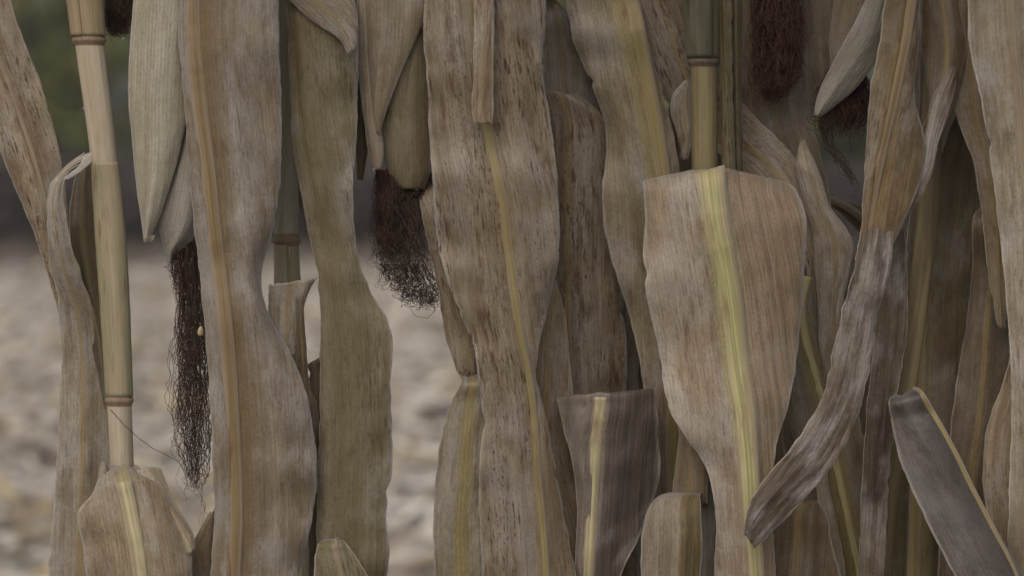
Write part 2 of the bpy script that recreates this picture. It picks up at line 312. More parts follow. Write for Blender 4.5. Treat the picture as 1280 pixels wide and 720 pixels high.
def leaf(pl, rows, mat, d=(0, 0), curl=(0.6, 0.6), rib=None, attach=None, ext=0, ruf=0.35, bulge=0.35, seed=1,
         name='leaf', parent=None, jit=1.5, thick=0.0004, tipx=0, nh=12, ridge=0.02, und=0.22, crease=0.22, notches=0.35, endjit=4.0):
    """blade traced by rows from base to tip: (y, xl, xm, xr[, dd]) or (xl,yl, xm,ym, xr,yr[, dd]);
    d cm from the row front at first/last row, curl = cm the margins lie behind the midrib"""
    curl = (curl[0]*0.55, curl[1]*0.55); bulge = bulge*0.4
    L, M, R = [], [], []
    n = len(rows)
    for i, r in enumerate(rows):
        k = i/max(1, n-1); dm = d[0]*(1-k)+d[1]*k
        if len(r) in (4, 5):
            y, xl, xm, xr = r[:4]; dm += r[4] if len(r) == 5 else 0
            L.append((xl, y, dm+curl[0])); M.append((xm, y, dm)); R.append((xr, y, dm+curl[1]))
        else:
            xl, yl, xm, ym, xr, yr = r[:6]; dm += r[6] if len(r) == 7 else 0
            L.append((xl, yl, dm+curl[0])); M.append((xm, ym, dm)); R.append((xr, yr, dm+curl[1]))
    L, M, R = map(np.array, (L, M, R)); L, M, R = L.astype(float), M.astype(float), R.astype(float)
    if attach is not None:          # carry the blade up and over to its collar on the stalk
        yc = attach; z = pl.zpx(yc, M[0, 2]); c, rad = pl.at(z); c = c[0]
        depth = float(np.dot(c - np.array([0, 0, CZ]), F)); scx = c[0]/(K*depth)+640; dc = (depth-D)*100
        rp = rad[0]/(K*depth); off = -1 if M[0, 2] < dc else 1
        dc = dc + off*(rad[0]*100*0.9)
        c0 = np.array([scx, yc, dc])
        up = min(60, max(14, (M[0, 1]-yc)*0.35))
        apex = 0.45*np.array([M[0, 0], 0, M[0, 2]+off*1.0]) + 0.55*np.array([c0[0], 0, c0[2]+off*1.5]); apex[1] = yc-up
        wl, wr_ = M[0]-L[0], R[0]-M[0]
        L = np.vstack([c0-[rp*0.95, -3, -off*-0.4], apex-wl*0.75, L]); R = np.vstack([c0+[rp*0.95, 3, off*0.4], apex+wr_*0.75, R]); M = np.vstack([c0, apex, M])
    if ext:
        dv = M[-1]-M[-2]; dv = dv/np.linalg.norm(dv[:2]); dv[2] *= 0.3; dv[0] = dv[0]*0.6+tipx
        hl, hr = L[-1]-M[-1], R[-1]-M[-1]
        m0 = M[-1].copy()
        for f, wd in ((0.35, 0.9), (0.7, 0.58), (1.0, 0.05)):
            q_ = m0 + dv*f*ext
            M = np.vstack([M, q_]); L = np.vstack([L, q_+hl*wd]); R = np.vstack([R, q_+hr*wd])
    seg = np.linalg.norm(np.diff((L+M+R)/3*[1, 1, 18.3*0.3], axis=0), axis=1); t = np.concatenate([[0], np.cumsum(np.maximum(seg, 2))])
    ns = int(np.clip(t[-1]/3.6, 16, 330)); q = np.linspace(0, t[-1], ns)
    Lq, Mq, Rq = hermite(t, L, q), hermite(t, M, q), hermite(t, R, q)
    ss = np.concatenate([-np.linspace(1, 0, nh)[:-1], np.linspace(0, 1, nh)]); nc = len(ss)
    rg = random.Random(seed*13+5); cre = [(rg.uniform(-0.75, 0.75), rg.uniform(-1, 1)*0.25, rg.uniform(0.5, 1.0)*rg.choice((-1, 1))) for _ in range(2)]
    notch = {sd_: [(rg.uniform(0.05, 0.95)*t[-1], rg.uniform(5, 16), rg.uniform(2, 6)) for _ in range(int(t[-1]/170*notches))] for sd_ in (3.1, 8.7)}
    roll = {sd_: [(rg.uniform(0.0, 1.0)*t[-1], rg.uniform(40, 90), rg.choice((-1, 1, 1))*rg.uniform(0.5, 1.0)) for _ in range(max(1, int(t[-1]/260)))] for sd_ in (3.1, 8.7)}
    pos = np.zeros((ns, nc, 3))
    for j, s_ in enumerate(ss):
        a = abs(s_); E = Lq if s_ < 0 else Rq; sd_ = 3.1 if s_ < 0 else 8.7
        p = Mq + (E-Mq)*a
        wpx = np.linalg.norm((E-Mq)[:, :2], axis=1)/50.0
        p[:, 2] -= bulge*np.sin(math.pi*min(1, a*1.05))*np.clip(wpx, 0.1, 1.2)
        if ruf:
            rn = np.array([n1(qq/85.0, seed+sd_) for qq in q]); rn2 = np.array([n1(qq/40.0+a*1.3, seed+sd_+20, 1) for qq in q])
            p[:, 2] += ruf*(a**1.4)*rn*np.clip(wpx, 0.15, 1.3)*1.4 + ruf*0.35*a*rn2*np.clip(wpx, 0.15, 1)
        if und: p[:, 2] += und*np.array([mnoise.noise(Vector((qq/150.0+s_*0.5, s_*1.3, seed*3.7)))+0.35*mnoise.noise(Vector((qq/48.0+s_*0.9, s_*2.4, seed*5.1))) for qq in q])*np.clip(wpx, 0.1, 1)
        if ridge: p[:, 2] += ridge*np.array([n1(s_*9+seed, seed+qq/260.0, 2) for qq in q])
        if crease:
            for c0_, c1_, h_ in cre:
                cc = c0_ + c1_*np.sin(q/170.0+seed); p[:, 2] += crease*h_*np.minimum(np.abs(s_-cc)/0.4, 1.0)*np.clip(wpx, 0.1, 1)
            rd = np.array([(0.5-abs(mnoise.noise(Vector((qq/30.0+s_*1.5, s_*3.2+qq/90.0, seed*2.3)))))*max(0, mnoise.noise(Vector((qq/120.0, s_*1.2, seed*4.4)))+0.15) for qq in q])
            p[:, 2] -= crease*1.1*rd
            for q0, wq, hh_ in roll[sd_]:
                bell = np.exp(-((q-q0)/wq)**2); p[:, 2] += crease*2.6*hh_*bell*max(0, (a-0.55)/0.45)**1.6*np.clip(wpx, 0.1, 1); p += (Mq-E)*(0.10*abs(hh_)*bell*max(0, (a-0.6)/0.4)**2)[:, None]*[1, 1, 0]
        if a > 0.8:
            for q0, wq, dq in notch[sd_]:
                tri = np.clip(1-np.abs(q-q0)/wq, 0, 1); nv = (Mq-E)[:, :2]; nl = np.linalg.norm(nv, axis=1)[:, None]+1e-6
                p[:, :2] += nv/nl*np.minimum(dq*tri[:, None], nl*0.35)*((a-0.8)/0.2)**2
        if endjit: p[:, 1] += endjit*np.exp(-q/14.0)*n1(s_*3.1, seed+77, 3)
        if jit and a > 0.5:
            jn = np.array([n1(qq/22.0, seed+sd_+40, 3) for qq in q]); p[:, 0] += jit*((a-0.5)*2)**3*jn
        pos[:, j] = p
    V = W(pos[..., 0], pos[..., 1], pos[..., 2])
    v = np.concatenate([[0], np.cumsum(np.linalg.norm(np.diff(V[:, nh-1], axis=0), axis=1))])
    du = np.linalg.norm(np.diff(V, axis=1), axis=2); u = np.concatenate([np.zeros((ns, 1)), np.cumsum(du, 1)], 1); u = u-u[:, nh-1:nh]
    uv = np.stack([u, np.repeat(v[:, None], nc, 1)], -1).reshape(-1, 2)
    stt = np.stack([np.repeat(ss[None, :], ns, 0), np.repeat((v/v[-1])[:, None], nc, 1)], -1).reshape(-1, 2)
    lo = new_obj(name, V.reshape(-1, 3), grid_faces(ns, nc), mat, parent or pl.e, pl.base, uv, stt, thick=thick)
    if rib:
        w0, w1, rm = rib[:3]; k = rib[3] if len(rib) > 3 else 0.0
        i0 = int(k*ns); rc = 9; rs = np.linspace(-1, 1, rc); mid = pos[:, nh-1]
        tx = np.gradient(mid[:, 0]); ty = np.gradient(mid[:, 1]); ln = np.hypot(tx, ty)+1e-6
        side = np.stack([ty/ln, -tx/ln], -1)
        ww = np.linspace(w0, w1, ns)/2
        RP = np.zeros((ns, rc, 3))
        for j, s_ in enumerate(rs):
            RP[:, j, :2] = mid[:, :2] + side*(s_*ww)[:, None]
            RP[:, j, 2] = mid[:, 2] - (0.055*ww*0.20)*(1-s_*s_)**0.8 - 0.035 + 0.05*abs(s_)**3
        RP = RP[i0:]; VR = W(RP[..., 0], RP[..., 1], RP[..., 2])
        uv = np.stack([np.repeat((rs*w0*0.00027)[None, :], ns-i0, 0), np.repeat(v[i0:, None], rc, 1)], -1).reshape(-1, 2)
        st2 = np.stack([np.repeat(rs[None, :], ns-i0, 0), np.repeat(v[i0:, None], rc, 1)], -1).reshape(-1, 2)
        new_obj('midrib', VR.reshape(-1, 3), grid_faces(ns-i0, rc), rm, lo, pl.base, uv, st2, thick=0.0002)
    return lo

def path_rows(pts):
    """(x, y, dd, wl, wr) along the midrib -> rows perpendicular to it"""
    P = np.array([p[:2] for p in pts], float); T = np.gradient(P, axis=0); T /= np.linalg.norm(T, axis=1)[:, None]
    out = []
    for p, t_, in zip(pts, T):
        nx, ny = -t_[1], t_[0]       # left of travel (downwards)
        out.append((p[0]+nx*p[3]*1.0, p[1]+ny*p[3]*1.0, p[0], p[1], p[0]-nx*p[4], p[1]-ny*p[4], p[2]))
    return out

def strands(name, pl, parent, guides, n, mat, seed, curl=3.0, rad=0.00020, tmin=0.55, nseg=34, spread_end=1.0):
    """silk: guides (x, y, d, rx) from root to tip; every strand follows them at its own offset"""
    r = random.Random(seed); G = np.array(guides, float); t = np.linspace(0, 1, len(G))
    V, Fc = [], []
    for i in range(n):
        te = tmin + (1-tmin)*r.random()**0.7; q = np.linspace(0, te, nseg); g_ = hermite(t, G, q)
        a = r.random()*2*math.pi; rr = math.sqrt(r.random()); ox, oz = rr*math.cos(a), rr*math.sin(a)
        sd_ = r.random()*100; fr = 5+6*r.random(); am = curl*(0.4+1.1*r.random())
        x = g_[:, 0] + ox*g_[:, 3]; y = g_[:, 1].copy(); dd = g_[:, 2] + oz*g_[:, 3]*0.045
        for k_ in range(nseg):
            kk = min(1, q[k_]*2.2)
            x[k_] += am*kk*n1(q[k_]*fr, sd_, 3)*1.8; y[k_] += am*kk*1.5*n1(q[k_]*fr*1.1, sd_+9, 3); dd[k_] += am*0.05*kk*n1(q[k_]*fr, sd_+5, 2)*1.6
        if r.random() < 0.25:        # curled end
            m = max(4, nseg//4); ph = np.linspace(0, (3+4*r.random())*r.choice((-1, 1)), m); ra = 2+3*r.random()
            x[-m:] += ra*np.sin(ph); y[-m:] += ra*(1-np.cos(ph))
        P = W(x, y, dd); T = np.gradient(P, axis=0); T /= np.linalg.norm(T, axis=1)[:, None]+1e-9
        A = np.cross(T, [0.3, 1, 0.2]); A /= np.linalg.norm(A, axis=1)[:, None]+1e-9; B = np.cross(T, A)
        ra = rad*(0.7+0.6*r.random())*np.linspace(1, 0.6, nseg)[:, None]
        b0 = len(V)*1
        for k_ in range(3):
            an = k_*2*math.pi/3; V.append(P + ra*(A*math.cos(an)+B*math.sin(an)))
        o0 = i*3*nseg
        for k_ in range(3):
            k2 = (k_+1) % 3; idx = np.arange(nseg-1)
            Fc.append(np.stack([o0+k_*nseg+idx, o0+k2*nseg+idx, o0+k2*nseg+idx+1, o0+k_*nseg+idx+1], -1))
    return new_obj(name, np.vstack(V), np.vstack(Fc), mat, parent, pl.base)

def ear(pl, pts, mat, nm='ear'):
    """spindle of the wrapped cob: (x, y, d, r px) from shank to tip"""
    P = np.array(pts, float); t = np.linspace(0, 1, len(P)); q = np.linspace(0, 1, 48); g_ = hermite(t, P, q); nc = 28
    ang = np.linspace(0, 2*math.pi, nc, endpoint=False); c = W(g_[:, 0], g_[:, 1], g_[:, 2]); r = g_[:, 3]*K*D
    rr = r[:, None]*np.array([[1+0.05*n1(a_*1.6, 3+i*0.03) for a_ in ang] for i in range(48)])
    V = np.stack([c[:, 0:1]+rr*np.cos(ang), c[:, 1:2]+rr*np.sin(ang), np.repeat(c[:, 2:3], nc, 1)], -1).reshape(-1, 3)
    uv = np.stack([np.repeat((ang*0.02)[None, :], 48, 0), np.repeat((q*0.25)[:, None], nc, 1)], -1).reshape(-1, 2)
    return new_obj(nm, V, grid_faces(48, nc, True), mat, pl.e, pl.base, uv, uv)

#__STRUCTURE__
# ------------------------------------------------------------------ field and trees
g = N('field_soil'); tc = g.n('ShaderNodeTexCoord').outputs['Object']
a = g.noise(tc, (2.2, 1.0, 1), 5, 0.65); b = g.noise(tc, (6, 2.2, 1), 4, 0.6); c_ = g.noise(tc, (0.12, 0.3, 1), 3)
col = g.mix(g.ramp(a, 0.35, 0.65), (0.230,0.205,0.172), (0.345,0.322,0.280))
col = g.mix(g.ramp(b, 0.45, 0.70, 0, 0.8), col, (0.42,0.40,0.350))
col = g.mix(g.ramp(c_, 0.4, 0.65, 0, 0.4), col, (0.19,0.15,0.12))
SOIL = g.out(col, 0.85, b, 0.02)
S = 600
nx = 60; xs = np.linspace(-S, S, nx); ys = np.linspace(-40, 900, nx)
X, Y = np.meshgrid(xs, ys)
field = new_obj('field_ground', np.stack([X, Y, X*0], -1).reshape(-1, 3), grid_faces(nx, nx), SOIL)
tag(field, 'pale harvested field of soil and maize residue behind the corn row', 'field', kind='structure')

def litter(name, n, label):
    r = random.Random(5); V, Fc, mi = [], [], []
    for i in range(n):
        y = 2.6 + 62*(r.random()**1.7); hw = 0.24*y+1.2; x = (r.random()*2-1)*hw
        ln = (0.08+0.34*r.random()**1.5)*(1+y/30); wd = (0.02+0.06*r.random())*(1+y/30); a_ = r.gauss(0, 0.7)
        dx, dy = math.cos(a_), math.sin(a_)*1.0; z = 0.012+0.03*r.random(); h = 0.01+0.09*r.random()
        b0 = len(V)
        for k_, zz in ((-1, 0), (0, h), (1, r.random()*h)):
            for s_ in (-1, 1):
                V.append((x+dx*k_*ln/2-dy*s_*wd/2, y+dy*k_*ln/2+dx*s_*wd/2, z+zz+(0.01*s_*r.random())))
        Fc += [(b0, b0+1, b0+3, b0+2), (b0+2, b0+3, b0+5, b0+4)]; m = r.choices((0, 1, 2, 3), (4, 3, 2, 1))[0]; mi += [m, m]
    mats = [plain('litter_tan', (0.40,0.37,0.31), (0.31,0.285,0.235), 8), plain('litter_pale', (0.62,0.58,0.51), (0.52,0.48,0.42), 8),
            plain('litter_brown', (0.23,0.17,0.12), (0.17,0.125,0.09), 8), plain('litter_yellow', (0.46,0.37,0.19), (0.38,0.30,0.16), 8)]
    o = new_obj(name, V, Fc, mats, smooth=False); o.data.polygons.foreach_set('material_index', mi)
    return tag(o, label, 'crop residue', kind='stuff')
litter('crop_residue', 15000, 'scattered pale stalk and leaf pieces lying over the harvested field')

def stubble():
    r = random.Random(9); V, Fc = [], []
    for row in range(1, 40):
        y0 = 4.0 + row*0.76
        if y0 > 34: break
        x = -0.24*y0-1
        while x < 0.24*y0+1:
            x += 0.16+0.10*r.random(); y = y0+r.gauss(0, 0.03); h = 0.06+0.10*r.random(); ra = 0.011; tx, ty = r.gauss(0, 0.03), r.gauss(0, 0.03)
            b0 = len(V)
            for zz, ox, oy in ((-0.01, 0, 0), (h, tx, ty)):
                for k_ in range(5):
                    an = k_*2*math.pi/5; V.append((x+ox+ra*math.cos(an), y+oy+ra*math.sin(an), zz))
            for k_ in range(5): Fc.append((b0+k_, b0+(k_+1) % 5, b0+5+(k_+1) % 5, b0+5+k_))
            Fc.append(tuple(b0+5+k_ for k_ in range(5)))
    o = new_obj('corn_stubble', V, Fc, plain('stubble', (0.36,0.29,0.20), (0.28,0.22,0.15), 20))
    tag(o, 'rows of short cut corn stubble standing in the field', 'stubble', kind='stuff')
stubble()

def margin():
    r = random.Random(19); V, Fc = [], []
    for i in range(9000):
        y = 80-26*r.random()**2.2; x = (r.random()*2-1)*(0.24*y+2); h = (0.15+0.45*r.random())*(0.35+0.65*(y-54)/26); a_ = r.random()*3.14; wd = 0.03+0.05*r.random(); lx, ly = r.gauss(0, 0.12), r.gauss(0, 0.12); b0 = len(V)
        V += [(x-wd*math.cos(a_), y-wd*math.sin(a_), 0), (x+wd*math.cos(a_), y+wd*math.sin(a_), 0), (x+lx, y+ly, h)]; Fc.append((b0, b0+1, b0+2))
    o = new_obj('dry_grass', V, Fc, plain('dry_grass', (0.17,0.145,0.115), (0.12,0.10,0.082), 1.5), smooth=False)
    tag(o, 'brown dry grass along the far margin of the field', 'grass', kind='stuff')
margin()

BARK = plain('bark', (0.055,0.045,0.038), (0.035,0.029,0.025), 3, 0.8)
LEAFG = [plain('foliage_a', (0.185,0.205,0.060), (0.250,0.255,0.078), 0.7, 0.6, 0.2, 0.3), plain('foliage_b', (0.220,0.222,0.062), (0.265,0.255,0.082), 0.7, 0.6, 0.2, 0.3),
         plain('foliage_c', (0.130,0.158,0.055), (0.175,0.196,0.066), 0.7, 0.6, 0.2, 0.3)]
TWIG = plain('shrub_twigs', (0.075,0.062,0.060), (0.100,0.084,0.080), 1.0, 0.8)

def tree_meshes(seed, h, cw):
    r = random.Random(seed); V, Fc = [], []
    def limb(p, q, r0, r1, k=7):
        p, q = Vector(p), Vector(q); dv = (q-p).normalized(); a_ = dv.orthogonal().normalized(); b_ = dv.cross(a_); b0 = len(V)
        for c, ra in ((p, r0), ((p+q)/2 + a_*r.gauss(0, 0.08), (r0+r1)/2), (q, r1)):
            for i in range(k):
                an = i*2*math.pi/k; V.append(tuple(c+ra*(a_*math.cos(an)+b_*math.sin(an))))
        for lvl in range(2):
            for i in range(k): Fc.append((b0+lvl*k+i, b0+lvl*k+(i+1) % k, b0+(lvl+1)*k+(i+1) % k, b0+(lvl+1)*k+i))
    t1 = (r.gauss(0, 0.2), r.gauss(0, 0.2), h*0.45); t2 = (t1[0]+r.gauss(0, 0.3), t1[1]+r.gauss(0, 0.3), h*0.88)
    limb((0, 0, -0.1), t1, 0.24, 0.15); limb(t1, t2, 0.15, 0.04)
    cl = []
    for i in range(16):
        z = h*(0.24+0.66*r.random()); an = r.random()*6.28; wd = cw*(1.0-0.55*abs(z/h-0.5)/0.45)*(0.55+0.45*r.random())
        p = (math.cos(an)*wd, math.sin(an)*wd, z+0.5*r.random()); b_ = (t1[0]*z/h, t1[1]*z/h, z-0.12*h*r.random()-0.3); limb(b_, p, 0.07, 0.02, 5)
        cl.append((p, 0.75+0.55*r.random())); m = [(p[j]+b_[j])/2 for j in range(3)]; cl.append((m, 0.7+0.4*r.random()))
    for i in range(4): cl.append(((r.gauss(0, 0.5), r.gauss(0, 0.5), h*(0.86+0.1*r.random())), 0.8))
    LV, LF = [], []
    for c, ra in cl:
        for i in range(130):
            dv = Vector((r.gauss(0, 1), r.gauss(0, 1), r.gauss(0, 1))).normalized()*ra*(r.random()**0.45)
            c2 = Vector(c)+dv; nn = Vector((r.gauss(0, 1), r.gauss(0, 1), r.gauss(0, 1)+0.6)).normalized(); a_ = nn.orthogonal().normalized(); b_ = nn.cross(a_); s_ = 0.09+0.11*r.random()
            b0 = len(LV); LV += [tuple(c2-a_*s_*1.4), tuple(c2-b_*s_*0.7), tuple(c2+a_*s_*1.4), tuple(c2+b_*s_*0.7)]; LF.append((b0, b0+1, b0+2, b0+3))
    def me(nm, v, f, m):
        x = bpy.data.meshes.new(nm); x.from_pydata(v, [], f); x.materials.append(m); return x
    return me('trunk', V, Fc, BARK), me('crown', LV, LF, LEAFG[seed % 3])
variants = [tree_meshes(3, 11, 2.9), tree_meshes(4, 12.5, 3.1), tree_meshes(5, 10, 2.7), tree_meshes(6, 13, 3.0)]
r_ = random.Random(31)
spots = [(-17+3.9*i + r_.gauss(0, 0.5), 84+r_.gauss(0, 1.2)) for i in range(10)] + [(-19+4.6*i + r_.gauss(0, 0.6), 92+r_.gauss(0, 1.5)) for i in range(9)]
for i, (x, y) in enumerate(spots):
    e = bpy.data.objects.new('tree', None); COL.objects.link(e); e.location = (x, y, 0); e.rotation_euler = (0, 0, r_.random()*6.28); s_ = 0.92+0.25*r_.random(); e.scale = (s_, s_, s_)
    tag(e, 'blurred green tree at the far edge of the field' if y < 88 else 'darker green tree in the rank behind the field edge trees', 'tree', 'trees along the far edge of the field' if y < 88 else 'trees of the rear rank beyond the field')
    tm, cm = variants[(i*3+i//4) % 4]
    for nm, m in (('trunk', tm), ('crown', cm)):
        c = bpy.data.objects.new(nm, m); COL.objects.link(c); c.parent = e

def shrub_mesh(seed):
    r = random.Random(seed); SV, SF, LV, LF = [], [], [], []
    for i in range(26):
        an = r.random()*6.28; ln = 1.5+1.3*r.random(); lean = 0.15+0.45*r.random(); p0 = Vector((math.cos(an)*0.15, math.sin(an)*0.15, -0.05)); p1 = p0+Vector((math.cos(an)*lean*ln, math.sin(an)*lean*ln, ln))
        b0 = len(SV); ra = 0.022
        for c, rr in ((p0, ra), (p1, ra*0.3)):
            for k_ in range(4): SV.append((c.x+rr*math.cos(k_*1.57), c.y+rr*math.sin(k_*1.57), c.z))
        for k_ in range(4): SF.append((b0+k_, b0+(k_+1) % 4, b0+4+(k_+1) % 4, b0+4+k_))
        for j in range(75):
            t_ = 0.08+0.92*r.random(); c2 = p0.lerp(p1, t_)+Vector((r.gauss(0, 0.22), r.gauss(0, 0.22), r.gauss(0, 0.16))); c2.z = max(0.05, c2.z)
            nn = Vector((r.gauss(0, 1), r.gauss(0, 1), r.gauss(0, 1))).normalized(); a_ = nn.orthogonal().normalized(); b_ = nn.cross(a_); s_ = 0.07+0.07*r.random()
            b0 = len(LV); LV += [tuple(c2-a_*s_*1.5), tuple(c2-b_*s_*0.6), tuple(c2+a_*s_*1.5), tuple(c2+b_*s_*0.6)]; LF.append((b0, b0+1, b0+2, b0+3))
    def me(nm, v, f, m):
        x = bpy.data.meshes.new(nm); x.from_pydata(v, [], f); x.materials.append(m); return x
    return me('stem', SV, SF, BARK), me('foliage', LV, LF, TWIG)
sv = [shrub_mesh(11), shrub_mesh(12), shrub_mesh(13)]
for i in range(38):
    rk = i % 2; x = -19+1.0*i + r_.gauss(0, 0.25); y = (80.5 if rk == 0 else 82.3)+r_.gauss(0, 0.4)
    e = bpy.data.objects.new('shrub', None); COL.objects.link(e); e.location = (x, y, 0); e.rotation_euler = (0, 0, r_.random()*6.28); s_ = 0.85+0.3*r_.random(); e.scale = (s_*1.15, s_*1.15, s_)
    tag(e, 'dark leafless shrub in the thicket under the field edge trees', 'shrub', 'dark thicket under the far trees')
    for nm, m in zip(('stem', 'foliage'), sv[i % 3]):
        c = bpy.data.objects.new(nm, m); COL.objects.link(c); c.parent = e

#__CORN__
# ------------------------------------------------------------------ the corn row (left to right)
P0 = Plant('dry corn plant outside the left edge, its freckled leaf slanting into the picture', [(-95, 0, 3, 19), (-85, 720, 3, 21)], S_BROWN)
P1 = Plant('corn plant with bare cream stalk showing two nodes, leftmost stalk', [(100, -90, 0.4, 20), (111, 45, 0.2, 18.0), (128, 180, 0, 16.5), (140, 330, 0, 15.5), (149, 500, 0, 15), (153, 590, 0, 14.5), (160, 720, 0, 15.5)], S_CREAM)
P2 = Plant('corn plant with pale hanging ear husk and broad brown ribbed leaf', [(357, -60, 4, 16), (359, 150, 4, 14.5), (358, 300, 4, 15), (362, 400, 4, 15), (382, 600, 4, 15), (389, 720, 4, 16)], S_GREY)
P3 = Plant('corn plant in the middle with a silk-tipped ear and wide wavy leaf', [(606, -60, 7, 17), (618, 360, 7, 17), (630, 720, 7, 18)], S_BROWN)
P4 = Plant('corn plant with dark noded stalk above a folded leaf with green midrib', [(874, -60, 2.5, 20), (879, 70, 2.5, 17), (881, 210, 2.5, 16), (886, 400, 3, 16), (890, 570, 3, 16), (892, 720, 3, 17)], S_YEL)
P5 = Plant('corn plant with twisted brown leaf and thin yellowish stalk at bottom right', [(1172, -60, 3, 14), (1168, 100, 3, 13), (1156, 300, 3, 13), (1138, 450, 2.5, 12.5), (1119, 570, 2, 12.5), (1098, 720, 1.5, 13)], S_YEL)
P6 = Plant('corn plant outside the right edge with pale lilac leaf along the frame', [(1365, 0, 1, 18), (1362, 720, 1, 19)], S_BROWN)
B1 = Plant('second row corn plant seen between the wavy leaf and the folded leaf', [(770, 0, 18, 16), (776, 720, 18, 17)], S_BROWN, 'corn plants of the second row')
B2 = Plant('second row corn plant behind the dark hanging silk tuft', [(985, 0, 17, 16), (988, 720, 17, 17)], S_BROWN, 'corn plants of the second row')
B3 = Plant('second row corn plant behind the dark olive leaves on the right', [(1205, 0, 18, 16), (1199, 720, 18, 17)], S_BROWN, 'corn plants of the second row')

# --- P0
leaf(P0, path_rows([(-42, -70, 0, 42, 38), (-12, 40, 0, 44, 36), (22, 135, 0, 42, 37), (50, 222, 0, 36, 30), (68, 300, 0.3, 22, 20), (77, 360, 0.6, 12, 10), (80, 405, 0.8, 4, 3)]),
     SPECK, (2.2, 2.6), (0.5, 0.9), (11, 4, RIBT), attach=-190, seed=2)
# --- P1
P1.node(51, S_NODE); P1.node(497, S_NODE)
P1.sheath(-190, 47, S_BROWN, scale=1.10, flare=0.12, a0=-2.6)
P1.sheath(203, 493, S_OLIVE, scale=1.01, flare=0.14, a0=-0.7, spiral=0.11)
P1.sheath(588, 900, S_OLIVE, scale=1.06, flare=0.1, a0=-1.9)
leaf(P1, [(104,191, 110,197, 118,203, 0), (84,205, 92,206, 100,206, -0.8), (64,228, 72,228, 84,219, -1.4), (59,246, 66,252, 80,240, -1.6), (59,285, 72,290, 86,290, -1.5), (61,330, 80,335, 98,335, -0.9), (70,375, 96,380, 114,380, 0), (75,430, 102,430, 128,430, 0.6),
          (73,540, 104,540, 138,540, 0.9), (68,620, 102,620, 140,620, 1.0), (61,725, 100,725, 138,725, 1.0)], PALE, (-0.6, 1.0), (0.5, 0.5), ext=190, seed=5, ruf=0.25, bulge=0.3)
leaf(P1, [(203, 100, 108, 118), (240, 90, 103, 120), (300, 86, 103, 124), (360, 98, 112, 128), (430, 114, 124, 134), (500, 128, 134, 140)], DOLIV, (0.6, 0.9), (0.6, -0.2), seed=6, ruf=0.15, bulge=-0.5, name='leaf_sheath')
leaf(P1, [(583, 137, 152, 169, 1.2), (589, 131, 152, 180, 0.4), (602, 122, 154, 197), (620, 113, 158, 209), (639, 98, 162, 219), (655, 98, 165, 228), (680, 104, 170, 238), (725, 108, 176, 243)], GMID, (-2.2, -4.2), (1.3, 1.3),
     rib=(24, 14, RIBP, 0.06), ext=230, seed=8, ruf=0.45, bulge=0.5)
l4 = [c for c in P1.e.children if c.name.startswith('leaf')][-1]
leaf(P1, [(170,588, 186,584, 202,585), (180,610, 196,603, 210,606), (197,642, 212,634, 225,638), (220,676, 232,668, 242,668), (236,694, 240,690, 245,686)], PALE, (-2.2, -3.6), (0.2, 0.7), seed=9, ruf=0.1, bulge=0.25, name='folded_margin', crease=0.06, notches=0, endjit=0, parent=l4, jit=0.8)
leaf(P1, [(118,618, 122,612, 128,606), (122,600, 127,598, 134,598), (124,586, 130,585, 138,592), (126,577, 131,577, 136,583)], PALE, (-2.5, -1.6), (0.3, 0.2), seed=10, ruf=0.05, bulge=0.2, name='folded_margin', crease=0.06, notches=0, endjit=0, parent=l4, jit=0.5)
leaf(P1, [(103,196, 108,192, 114,190), (98,207, 106,203, 115,201), (86,217, 94,213, 104,213), (70,231, 78,225, 86,224)], HUSKG, (-1.8, -2.6), (0.1, 0.2), seed=12, ruf=0.25, bulge=0.3, name='ligule', crease=0.06, notches=0, endjit=0, jit=2)
e0 = ear(P1, [(140, -330, 2.5, 14), (146, -250, 2.5, 40), (148, -120, 2.5, 42), (148, -30, 2.5, 20), (148, -10, 2.5, 10)], HUSKT)
strands('silk', P1, e0, [(148, -40, 2.5, 14), (148, 0, 2.4, 17), (148, 28, 2.4, 17), (148, 45, 2.4, 9)], 330, SILK, 3, 4.0, tmin=0.5)

# --- P2
P2.node(300, S_NODE, d=4); P2.node(662, S_NODE, d=4)
P2.sheath(306, 655, S_OLIVE, d=4, scale=1.04, flare=0.03, a0=-2.2)
e1 = ear(P2, [(300, -330, 2.5, 14), (255, -260, 1.5, 34), (222, -120, 0.9, 42), (217, 20, 0.6, 42), (218, 130, 0.6, 37), (224, 220, 0.4, 26), (232, 275, 0, 16), (238, 295, 0, 8)], HUSKT)
leaf(P2, [(-200, 178, 205, 238, 2.0), (-60, 170, 200, 246), (0, 167, 200, 244), (80, 161, 196, 240), (125, 160, 194, 236), (190, 165, 193, 226), (240, 171, 190, 212), (272, 176, 185, 200), (290, 179, 184, 191), (300, 180, 183, 187)], HUSK, (-3.0, -1.9), (2.6, 1.2), seed=14, ruf=0.08, bulge=0.35, name='husk_leaf', crease=0.06, notches=0, endjit=0, parent=e1, jit=0.6, ridge=0.05)
leaf(P2, [(296, 180, 184, 188), (303, 180, 183, 186), (300, 184, 188, 191), (294, 188, 191, 193)], HUSKT, (-1.9, -1.6), (0.1, 0.1), seed=15, ruf=0.2, bulge=0.1, name='husk_tip', crease=0.06, notches=0, endjit=0, parent=e1, jit=1)
leaf(P2, [(60, 205, 240, 275, 1.0), (190, 222, 244, 268), (250, 205, 236, 266), (280, 198, 230, 262), (300, 202, 222, 245), (315, 206, 214, 226), (328, 210, 213, 216)], HUSKG, (-2.2, -1.0), (1.4, 1.6), seed=16, ruf=0.12, bulge=0.3, name='husk_leaf', crease=0.06, notches=0, endjit=0, parent=e1, jit=1)
